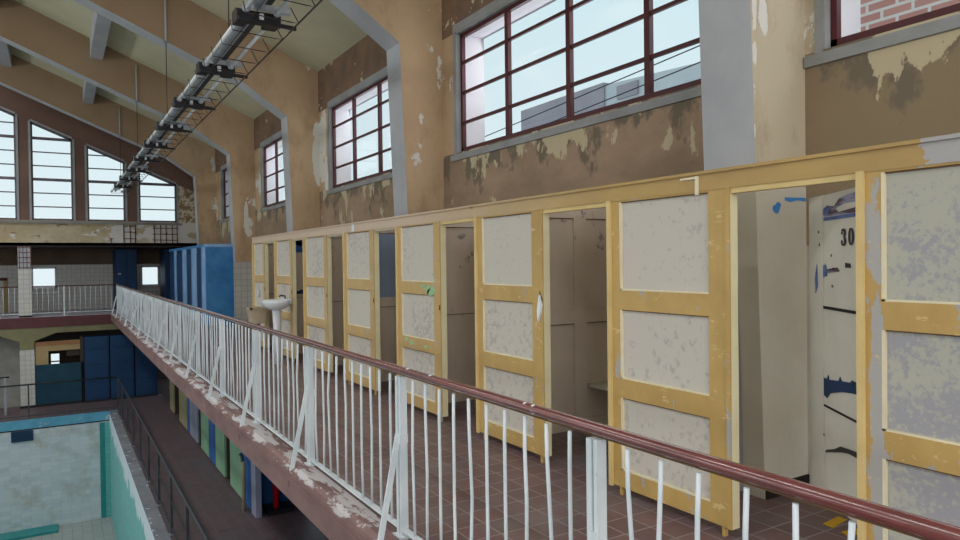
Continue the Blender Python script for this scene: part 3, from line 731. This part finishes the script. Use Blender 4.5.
for i, (a, b) in enumerate(PAN):
    t = thing('changing_cabin', (CX, (a + b) / 2, 0), CLAB[i], 'cabin', 'changing cabins along the balcony')
    del t['group']
    # framed front: stiles and rails round three recessed panels
    l0, r0 = b - .108, a + .155          # inner edges of left (far) and right (near) stile
    if i == 0: r0 = a + .12
    m = MB()
    m.box((CX, l0, BOT), (CX + TH, b, 2.0)).box((CX, a + .005, BOT), (CX + TH, r0, 2.0))
    zs = [BOT] + [v for r in ROWS for v in r] + [2.0]
    for k in range(0, len(zs), 2): m.box((CX, r0, zs[k]), (CX + TH, l0, zs[k + 1]))
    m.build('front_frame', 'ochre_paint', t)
    for z0, z1 in ROWS:
        MB().box((CX + .018, r0, z0), (CX + .032, l0, z1)).build('panel', 'panel_paint', t)
        m = MB().box((CX + .002, l0 - .016, z0), (CX + .018, l0, z1)).box((CX + .002, r0, z0), (CX + .018, l0, z0 + .010))
        m.build('panel_bead_and_shade_line', 'bead_paint', t)
        MB().box((CX + .004, r0, z1 - .006), (CX + .018, l0, z1)).build('panel_bead_and_shade_line', 'wood_and_shade_brown', t)  # shadow line below each rail, painted as a brown strip
    # round-edged strip against the jamb, pale edge of the post on the other side
    MB().box((CX - .018, b - .034, BOT - .01), (CX + .0, b + .0, 2.0)).build('cover_strip', 'yellow_bead', t)
    MB().box((CX - .010, a, BOT), (CX, a + .030, 2.0)).build('cover_strip', 'ochre_paint', t)
    MB().box((CX + .001, a - .0, BOT), (CX + TH + .012, a + .005, 1.972)).build('jamb_edge', 'jamb_paint', t)
    # header over panel and opening to the next
    y0 = a; y1 = PAN[i + 1][0] if i < 7 else b
    if i == 0: y0 = -.6
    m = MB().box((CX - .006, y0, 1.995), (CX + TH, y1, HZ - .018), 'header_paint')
    m.build('header', None, t)
    MB().box((CX - .022, y0, HZ - .018), (CX + TH + .02, y1, HZ)).build('header_cap', 'header_paint', t)
    if i < 7: MB().box((CX + .002, b, 1.965), (CX + TH, y1, 1.995)).build('opening_lintel', 'yellow_bead' if i < 3 else 'beige_enamel', t)
    # feet
    for y in (a + .06, b - .10): MB().box((CX + .012, y, 0), (CX + .036, y + .022, BOT + .01)).build('foot', 'ochre_paint', t)
    # latch on the near stile
    if i == 2:
        MB().prism([(a + .03, 1.33), (a + .001, 1.25), (a + .01, 1.20), (a + .045, 1.12), (a + .055, 1.20)], 'X', CX - .03, CX - .012, None).build('latch', 'gloss_white', t)
        MB().prism([(a + .04, 1.36), (a + .003, 1.30), (a + .01, 1.24), (a + .05, 1.16), (a + .05, 1.2)], 'X', CX - .012, CX - .005, None).build('latch_plate', 'black_metal', t)
    elif i > 2:
        MB().box((CX - .014, a + .002, 1.12), (CX, a + .022, 1.17)).build('latch', 'black_metal', t)
    if i == 3:
        for k, (y, z, r) in enumerate([(a + .30, 1.32, .05), (a + .22, 1.30, .055), (a + .40, 1.35, .035)]): flake('paint_fleck', 'green_flake', t, CX, y, z, r, 40 + k, sy=1.9)
        for k, (y, z, r) in enumerate([(b - .22, .76, .03), (b - .34, .74, .03), (a + .35, .72, .025)]): flake('paint_fleck', 'green_flake', t, CX, y, z, r, 50 + k, sy=2.0)
    # transverse partition behind this front
    if i > 0:
        py = {1: 3.09}.get(i, a + .54)
        x0, x1 = CX + TH, (3.92 if i == 1 else XW)
        blue = i == 4
        m = MB(); th = .028
        pm = 'partition_white' if i == 1 else 'partition_paint'
        m.box((x0, py, .07), (x1, py + th, 2.10), pm)
        pr = m.build('partition', None, t)
        if i > 1:
            m = MB(); xa, xb, xc, xd = x0, 3.97, 4.11, x1
            f = py - .020
            m.box((x0, f, .07), (x0 + .10, py, 2.1)).box((xb, f, .07), (xc, py, 2.1)).box((xd - .05, f, .07), (xd, py, 2.1))
            for z0, z1 in ((.07, .16), (1.03, 1.15), (1.975, 2.10)): m.box((x0 + .10, f, z0), (xb, py, z1)).box((xc, f, z0), (xd - .05, py, z1))
            m.build('partition_frame', 'partition_paint', t)
            m = MB()
            for z in (1.03, 1.975):
                for xs_, xe_ in ((x0 + .10, xb), (xc, xd - .05)): MB().box((xs_, f + .002, z - .007), (xe_, py, z)).build('panel_bead_and_shade_line', 'wood_and_shade_brown', t)  # shade under the partition rails, put in as thin brown strips
            if blue:
                MB().box((x0 + .10, f + .006, 1.15), (xb, py - .001, 1.975)).build('partition_panel', 'partition_blue', t)
            if i == 6:
                flake('paint_fleck', 'mid_blue_door', t, f, x0 + .15, 1.88, .16, 3, 'Y', sy=1.2); flake('paint_fleck', 'blue_wall', t, f, x0 + .25, 1.97, .07, 5, 'Y', sy=3.0)
                flake('paint_fleck', 'blue_wall', t, f, x0 + .12, 1.17, .10, 4, 'Y', sy=.8); flake('paint_fleck', 'blue_wall', t, f, x0 + .25, 1.12, .05, 6, 'Y', sy=2.8)
            # bench board by the wall
            MB().box((4.13, py - .50, .44), (XW, py, .47)).build('bench', 'partition_white', t)
            MB().box((4.30, py - .50, 0), (4.34, py - .46, .44)).build('bench_leg', 'partition_white', t)
    if i == 7:
        MB().box((CX + TH, b - .03, .05), (XW, b, 2.09)).build('end_partition', 'header_paint', t)
        flake('paint_fleck', 'pvc_white', t, CX - .001, b - .38, 1.05, .10, 8, sy=1.1)

# inner side of the pier inside the nearest cabin: flecks of blue paint
t = thing('door_leaf', (3.29, 1.90, .0), 'cream cabin door numbered 30, opened inward, with blue and maroon paint remnants', 'door')
ang = math.atan2(.40, .53)        # leaf swings inward from the closed direction (+Y)
def LF(s, z, o=0.0):              # s along the leaf from the hinge, o outward (towards the walkway)
    return Vector((3.292 + s * math.sin(ang) - o * math.cos(ang), 1.895 + s * math.cos(ang) + o * math.sin(ang), z))
def leafbox(s0, s1, z0, z1, o0, o1, name, mat):
    vs = [LF(s, z, o) for z in (z0, z1) for s, o in ((s0, o0), (s1, o0), (s1, o1), (s0, o1))]
    return MB().add(vs, [(0, 1, 2, 3), (7, 6, 5, 4), (0, 4, 5, 1), (1, 5, 6, 2), (2, 6, 7, 3), (3, 7, 4, 0)]).build(name, mat, t)
leafbox(0, .645, .29, 1.935, -.032, 0, 'leaf_board', 'leaf_paint')
leafbox(.43, .60, .29, 1.935, .0, .008, 'stile', 'leaf_paint')
leafbox(.0, .43, 1.32, 1.335, .0, .006, 'rail_edge', 'dark_gap')
leafbox(.0, .42, 1.795, 1.812, .0, .006, 'rail_edge', 'leaf_blue')
leafbox(.0, .43, .79, .80, .0, .006, 'rail_edge', 'dark_gap')
def leafpoly(pts, name, mat, o=.003):
    n_ = len(pts); vs = [LF(s, z, o) for s, z in pts] + [LF(s, z, o + .002) for s, z in pts]
    fs = [tuple(range(n_)), tuple(range(2 * n_ - 1, n_ - 1, -1))] + [(i, (i + 1) % n_, n_ + (i + 1) % n_, n_ + i) for i in range(n_)]
    return MB().add(vs, fs).build(name, mat, t)
leafpoly([(.0, 1.815), (.42, 1.815), (.41, 1.845), (.36, 1.87), (.28, 1.865), (.22, 1.90), (.12, 1.91), (.0, 1.915)], 'paint_remnant', 'leaf_maroon')
leafpoly([(.02, 1.84), (.22, 1.83), (.25, 1.85), (.15, 1.868), (.03, 1.865)], 'paint_remnant', 'leaf_paint', .006)
leafpoly([(.36, 1.825), (.42, 1.825), (.415, 1.86), (.36, 1.875), (.33, 1.85)], 'paint_remnant', 'leaf_blue', .006)
leafpoly([(.0, .985), (.08, .99), (.10, .975), (.2, .965), (.22, .985), (.24, .96), (.36, .945), (.37, .97), (.39, .945), (.43, .945), (.43, .85), (.39, .84), (.35, .875), (.2, .91), (.08, .925), (.0, .93)], 'paint_remnant', 'blue_dark')
leafpoly([(.38, 1.50), (.43, 1.49), (.44, 1.55), (.40, 1.56)], 'paint_remnant', 'leaf_blue')
leafpoly([(.22, 1.525), (.38, 1.515), (.38, 1.535), (.25, 1.545)], 'paint_remnant', 'leaf_maroon')
leafpoly([(.49, 1.44), (.52, 1.40), (.53, 1.48), (.50, 1.56), (.495, 1.50)], 'paint_remnant', 'leaf_blue', .011)
leafpoly([(.09, 1.545), (.15, 1.545), (.15, 1.57), (.09, 1.565)], 'keyhole', 'black_metal')
leafpoly([(.0, .62), (.12, .615), (.2, .60), (.35, .56), (.42, .54), (.40, .56), (.3, .59), (.22, .625), (.1, .64), (.0, .65)], 'paint_remnant', 'stencil_black')
# number 30, bold condensed serif stencil
def glyph(strokes, s0, z0, h, w):
    for pts in strokes: leafpoly([(s0 - p[0] * w, z0 + p[1] * h) for p in pts], 'number', 'stencil_black', .004)
def ring(cx, cy, rx, ry, ix, iy, a0, a1, n=12):
    o = [(cx + rx * math.cos(a0 + (a1 - a0) * k / n), cy + ry * math.sin(a0 + (a1 - a0) * k / n)) for k in range(n + 1)]
    q = [(cx + ix * math.cos(a0 + (a1 - a0) * k / n), cy + iy * math.sin(a0 + (a1 - a0) * k / n)) for k in range(n, -1, -1)]
    return o + q
R_ = math.radians
glyph([ring(.5, .5, .5, .5, .18, .42, R_(100), R_(260)), ring(.5, .5, .5, .5, .18, .42, R_(-80), R_(80))], .112, 1.655, .088, .062)
glyph([ring(.42, .74, .45, .26, .12, .18, R_(-80), R_(150)), ring(.42, .27, .52, .28, .15, .20, R_(-150), R_(80)),
       [(.03, .66), (.24, .66), (.24, .82), (.03, .82)], [(.0, .16), (.24, .16), (.24, .32), (.0, .32)]], .196, 1.655, .088, .062)
for k, (s, z) in enumerate([(.30, 1.60), (.28, 1.53), (.29, 1.44), (.05, .97), (.47, 1.73), (.46, 1.66), (.41, .63)]): leafpoly([(s, z), (s + .012, z), (s + .012, z + .014), (s, z + .014)], 'screw_hole', 'black_metal', .010)
# blue paint bits on the pier inside the cabin
o = flake('blue_paint_patch', 'blue_flake', None, 2.925, 4.12, 1.93, .05, 21, 'Y', sy=1.0); tag(o, 'bright blue paint patch high on the cream pier inside the cabin of door 30', 'paint patch')
m = MB().prism([(4.2, 1.985), (4.26, 1.975), (4.33, 1.99), (4.43, 1.985), (4.43, 2.01), (4.2, 2.005)], 'Y', 2.925, 2.923, None); tag(m.build('blue_paint_patch', 'blue_flake'), 'long thin blue paint streak at the top of the pier above door 30', 'paint patch')
# cream paint on the lower part of the pier inside the cabin
m = MB().prism([(4.44, 0.09), (3.976, 0.09), (3.901, 2.08), (4.44, 2.08)], 'Y', 2.93, 2.927, None); m.prism([(3.978, 0.0), (3.974, 0.0), (3.899, 2.08), (3.902, 2.08)], 'Y', 2.928, 3.09, None); struct(m.build('trim_11', 'cabin_plaster'), 'cream painted lower face of the pier inside the cabin')
m = MB().box((3.98, 2.915, 0), (4.44, 2.93, .09)); struct(m.build('baseboard_right', 'dark_gap'))
# yellow floor marks
for k, (p, lab) in enumerate([([(3.88, 2.40), (4.07, 2.43), (4.08, 2.49), (3.89, 2.47)], 'yellow tape strip on the cabin floor, the one farther inside'), ([(3.84, 2.28), (3.97, 2.26), (3.99, 2.32), (3.86, 2.34)], 'short yellow tape strip on the cabin floor near the jamb'), ([(3.6, 1.95), (3.75, 1.93), (3.77, 2.0), (3.62, 2.03)], 'yellow tape strip closest to the door hinge')]):
    tag(MB().prism(p, 'Z', .0005, .003, None).build('floor_tape', 'tape_yellow'), lab, 'tape')
# white angle clip on the header
t = thing('paint_drip_clip', (CX - .01, 2.83, 2.0), 'white angled strip hanging on the ochre header above the second cabin', 'strip')
MB().box((CX - .016, 2.815, 1.975), (CX - .006, 2.838, 2.085)).build('upright', 'bead_paint', t)
MB().box((CX - .016, 2.838, 2.070), (CX - .006, 2.95, 2.082)).build('arm', 'bead_paint', t)
tag(MB().box((CX - .012, 8.36, 2.0), (CX - .005, 8.43, 2.10)).build('white_tag', 'gloss_white'), 'small white tag on the pale header in the far half', 'tag')

# ------------------------------------------------------------------ blue cabins by the far corner
BP = [(18.78, 19.37, 20.14), (20.14, 20.96, 21.85), (21.85, 22.6, 23.84), (23.84, 24.3, 25.4)]
for i, (a, b, c) in enumerate(BP):
    t = thing('blue_cabin', (CX, (a + c) / 2, 0), ['nearest blue changing cabin with its panelled side facing the camera', 'second blue changing cabin from the near end', 'third blue changing cabin from the near end', 'blue changing cabin farthest into the corner'][i], 'cabin')
    X1 = 3.98
    MB().box((CX, a, .05), (CX + .05, b - .04, 2.05)).build('front_panel', 'blue_light', t)
    MB().box((CX - .008, b - .06, .05), (CX + .06, b, 2.05)).build('jamb', 'blue_paint', t)
    MB().box((CX + .05, b, .05), (X1, b + .03, 2.0)).build('partition', 'blue_paint', t)
    MB().box((X1 - .04, a, 0), (X1, c, 2.0)).build('back_panel', 'blue_paint', t)
    MB().box((CX, a, 2.05), (X1, c, 2.12)).build('header', 'blue_paint', t)
    MB().box((CX + .02, b, 1.95), (CX + .05, c, 2.05)).build('opening_lintel', 'blue_dark', t)
    MB().box((CX + .01, b + .05, .1), (CX + .04, c - .02, 1.93)).build('door', 'blue_wall', t)
    if i == 0:
        MB().box((CX, a - .03, .03), (X1, a, 2.05)).build('side_panel', 'blue_paint', t)
        m = MB()
        for x in (CX, X1 - .06): m.box((x, a - .045, .03), (x + .06, a - .03, 2.05))
        for z in (.03, 1.10, 1.97): m.box((CX + .06, a - .045, z), (X1 - .06, a - .03, z + .07))
        m.build('side_frame', 'blue_paint', t)
        MB().box((CX - .02, a - .05, 2.05), (X1 + .02, a, 2.13)).build('side_cap', 'blue_light', t)
# blue partition in the gallery
t = thing('blue_cabin', (2.2, 28.2, 0), 'dark blue cabin in the end gallery left of the small window', 'cabin')
MB().box((1.80, 28, 0), (2.48, 29.5, 2.2)).build('carcass', 'blue_wall', t)
MB().box((1.86, 27.97, .06), (2.14, 28, 2.1)).build('door', 'blue_wall', t); MB().box((2.17, 27.97, .06), (2.44, 28, 2.1)).build('door', 'blue_wall', t)
MB().box((1.87, 27.955, 1.28), (1.96, 27.97, 1.33)).build('handle', 'lamp_housing', t)
t = thing('blue_cabin', (3.8, 28.2, 0), 'dark blue cabin in the end gallery right of the small window', 'cabin')
MB().box((3.42, 28, 0), (4.40, 29.5, 2.2)).build('carcass', 'blue_wall', t); MB().box((3.46, 27.97, .06), (3.9, 28, 2.1)).build('door', 'blue_wall', t)

# ------------------------------------------------------------------ washbasin and beige basin
t = thing('washbasin', (2.97, 11.15, 0), 'white porcelain washbasin on a pedestal in front of the far cabins', 'washbasin')
def basin(cx, cy, z, rx, ry, mat_top, parent, name='bowl'):
    n_ = 20; prof = [(1.0, 0.0), (1.02, .03), (.98, .045), (.86, .03), (.70, -.03), (.35, -.07), (0.02, -.075)]
    outp = [(1.0, 0.0), (.92, -.05), (.60, -.10), (.30, -.12), (.02, -.12)]
    m = MB()
    for pr_ in (prof, outp):
        vs = []
        for r, dz in pr_:
            for k in range(n_):
                a = 2 * PI * k / n_
                c, s = math.cos(a), math.sin(a); e = .75
                vs.append((cx + rx * r * math.copysign(abs(c) ** e, c), cy + ry * r * math.copysign(abs(s) ** e, s), z + dz))
        fs = [(i * n_ + k, i * n_ + (k + 1) % n_, (i + 1) * n_ + (k + 1) % n_, (i + 1) * n_ + k) for i in range(len(pr_) - 1) for k in range(n_)]
        m.add(vs, fs, None, True)
    return m.build(name, mat_top, parent)
basin(2.97, 11.15, .98, .21, .29, 'porcelain', t)
MB().box((3.12, 10.95, .96), (3.17, 11.35, 1.04)).build('backsplash', 'porcelain', t)
MB().tube([(2.99, 11.15, .865), (2.99, 11.15, .6), (2.99, 11.15, .0)], [.075, .06, .08], 14).build('pedestal', 'porcelain', t)
MB().tube([(3.13, 11.15, 1.03), (3.12, 11.15, 1.08), (3.05, 11.15, 1.09), (3.03, 11.15, 1.07)], .014, 8).build('tap', 'dark_steel', t)
t = thing('foot_basin', (2.9, 12.9, 0), 'square beige enamel basin on a stand beyond the white washbasin', 'basin')
m = MB(); 
m.prism([(2.93, .55), (3.13, .55), (3.17, .80), (2.89, .80)], 'Y', 12.45, 12.80, None); m.build('basin_body', 'beige_enamel', t)
MB().box((2.87, 12.43, .80), (3.19, 12.47, .83)).box((2.87, 12.78, .80), (3.19, 12.82, .83)).box((2.87, 12.43, .80), (2.91, 12.82, .83)).box((3.15, 12.43, .80), (3.19, 12.82, .83)).build('rim', 'beige_enamel', t)
MB().tube([(3.03, 12.6, .56), (3.03, 12.6, 0)], .05, 10).build('stand', 'dark_steel', t)

# ------------------------------------------------------------------ hanging fluorescent fittings
FZ, FX0, FX1 = 3.93, 1.51, 1.93
FY = [4.82 + 2.06 * k for k in range(10)]
WORDS = ['at the top edge of the view', 'second from the camera end', 'third from the camera end', 'fourth from the camera end', 'fifth from the camera end', 'fifth from the gable end', 'fourth from the gable end', 'third from the gable end', 'second from the gable end', 'last one before the gable windows']
def make_fixture(y, lab):
    t = thing('fluorescent_fitting', ((FX0 + FX1) / 2, y, FZ + .12), 'hanging twin-tube light fitting in a wire guard, ' + lab, 'light', 'fluorescent fittings hung down the hall')
    L = 2.06
    MB().box((FX0, y + .0, FZ), (FX1, y + .05, FZ + .12)).box((FX0, y + .05, FZ + .02), (FX0 + .12, y + .22, FZ + .14)).box((FX1 - .14, y + .05, FZ + .02), (FX1, y + .22, FZ + .14)).build('end_bracket', 'black_metal', t)
    MB().bar((FX0 - .0, y - .06, FZ + .01), (FX1 + .14, y - .03, FZ - .0), .03, .035).build('cross_arm', 'black_metal', t)
    MB().tube([(FX0 + .06, y - .12, FZ + .13), (FX1 + .06, y - .11, FZ + .12)], .035, 10).build('cross_tube', 'lamp_grey', t)
    MB().box(((FX0 + FX1) / 2 - .0, y - .02, FZ + .02), ((FX0 + FX1) / 2 + .04, y + .0, FZ + .10)).build('label_plate', 'gloss_white', t)
    for x in (FX0 + .04, FX1 - .09):
        MB().tube([(x, y + .16, FZ + .06), (x, y + L - .2, FZ + .06)], .021, 12).build('fluorescent_tube', 'gloss_white', t)
        MB().tube([(x, y + .10, FZ + .06), (x, y + .18, FZ + .06)], .035, 10).build('tube_socket', 'black_metal', t)
        MB().tube([(x, y + L - .24, FZ + .06), (x, y + L - .19, FZ + .06)], .036, 10).build('tube_socket', 'lamp_grey', t)
    m = MB().prism([(FX0 + .09, FZ + .12), (FX0 + .15, FZ + .05), (FX0 + .21, FZ + .12)], 'Y', y + .2, y + L - .2, None)
    m.build('reflector', 'lamp_housing', t)
    MB().box((FX0 + .10, y + .15, FZ + .12), (FX1 - .15, y + L - .22, FZ + .15)).build('housing', 'dark_steel', t)
    w = MB()
    w.tube([(FX1 + .10, y - .16, FZ - .02), (FX1 + .10, y + L - .18, FZ - .02)], .006, 6); w.tube([(FX1 + .02, y, FZ - .10), (FX1 + .02, y + L - .18, FZ - .10)], .004, 6)
    w.tube([(FX0 + .10, y, FZ - .0), (FX0 + .10, y + L - .18, FZ - .0)], .004, 6)
    for k in range(4):
        yy = y + .3 + k * .5
        w.tube([(FX0 + .0, yy, FZ + .10), (FX0 + .02, yy, FZ - .0), (FX1 + .02, yy, FZ - .02), (FX1 + .10, yy, FZ - .02), (FX1 + .02, yy, FZ + .12)], .005, 6)
    w.build('wire_guard', 'black_wire', t)
    return t
proto = None
for k, y in enumerate(FY):
    if proto is None: proto = make_fixture(y, WORDS[k]); PY = y; continue
    c = proto.copy(); COL.objects.link(c); c.location.y = proto.location.y + (y - PY); c['label'] = 'hanging twin-tube light fitting in a wire guard, ' + WORDS[k]
    for ch in list(proto.children):
        d = ch.copy(); COL.objects.link(d); d.parent = c
for i, y0 in enumerate(BAYS[3:]):
    lab = ['nearest visible', 'second', 'third', 'farthest'][i]
    t = thing('hanger_rod', (1.70, y0 - .03, 4.2), 'thin grey hanger rod on a rafter carrying the lights, %s from the camera' % lab, 'rod')
    MB().tube([(1.70, y0 - .03, roofz(1.7) - .1), (1.70, y0 - .03, 5.52)], .018, 8).build('rod', 'pier_edge', t)
    MB().tube([(1.70, y0 - .03, 5.52), (1.70, y0 - .03, FZ + .15)], .007, 6).build('wire', 'black_wire', t)
    MB().box((1.66, y0 - .06, 5.50), (1.74, y0, 5.53)).build('plate', 'lamp_housing', t)

# ------------------------------------------------------------------ outside
t = thing('apartment_block', (44, 48, 0), 'grey flat-roofed building seen through the middle window', 'building')
MB().prism([(45.0, -3.0), (57.3, -3.0), (57.3, 16.6), (45.0, 16.7)], 'X', 40, 52, None).build('grey_wall', 'outside_grey', t)
MB().prism([(30.0, -3.0), (45.0, -3.0), (45.0, 16.5), (30.0, 15.6)], 'X', 40.2, 52, None).build('pale_wall', 'outside_pale', t)
MB().box((40, 41.0, 14.9), (40.2, 43.4, 16.0)).build('window_band', 'outside_grey', t)
t = thing('brick_building', (14, -2, 0), 'red brick building with a white edge seen through the top right window', 'building')
MB().box((12, -20, -3), (13, 7.0, 14)).build('brick_wall', 'outside_brick', t)
MB().box((11.9, 7.0, -3), (13.1, 7.4, 14)).build('white_edge', 'outside_white', t)
for k, (z0, z1) in enumerate([(4.9, 5.45), (4.55, 5.15)]):
    tag(MB().tube([(10 , 30, z0 - .8), (10, 17.4, z0), (10, 8.7, z1), (10, -5, z1 + .9)], .012, 6).build('overhead_cable', 'cable_black'), ['upper overhead cable outside the windows', 'lower overhead cable outside the windows'][k], 'cable')
struct(MB().box((XO + .1, -60, -3.3), (120, 120, -3.0)).build('ground', 'outside_pale'), 'pale ground outside the windows')

# near end wall with openings, behind the camera
m = MB().box((XL, YN - .3, -3), (XO, YN, 2.6), 'gable_plaster')
for x in (XL, -8.2, -5.0, -1.9, 1.3, XW): m.box((x - .3, YN - .3, 2.6), (x + .3, YN, 6.4), 'gable_plaster')
m.prism([(XL, 5.2), (XO, 5.2), (XO, roofz(XO)), (RID, roofz(RID)), (XL, roofz(XL))], 'Y', YN - .3, YN, 'gable_plaster')
struct(m.build('wall_near'))
for o in bpy.data.objects:
    if '_o' in o: del o['_o']
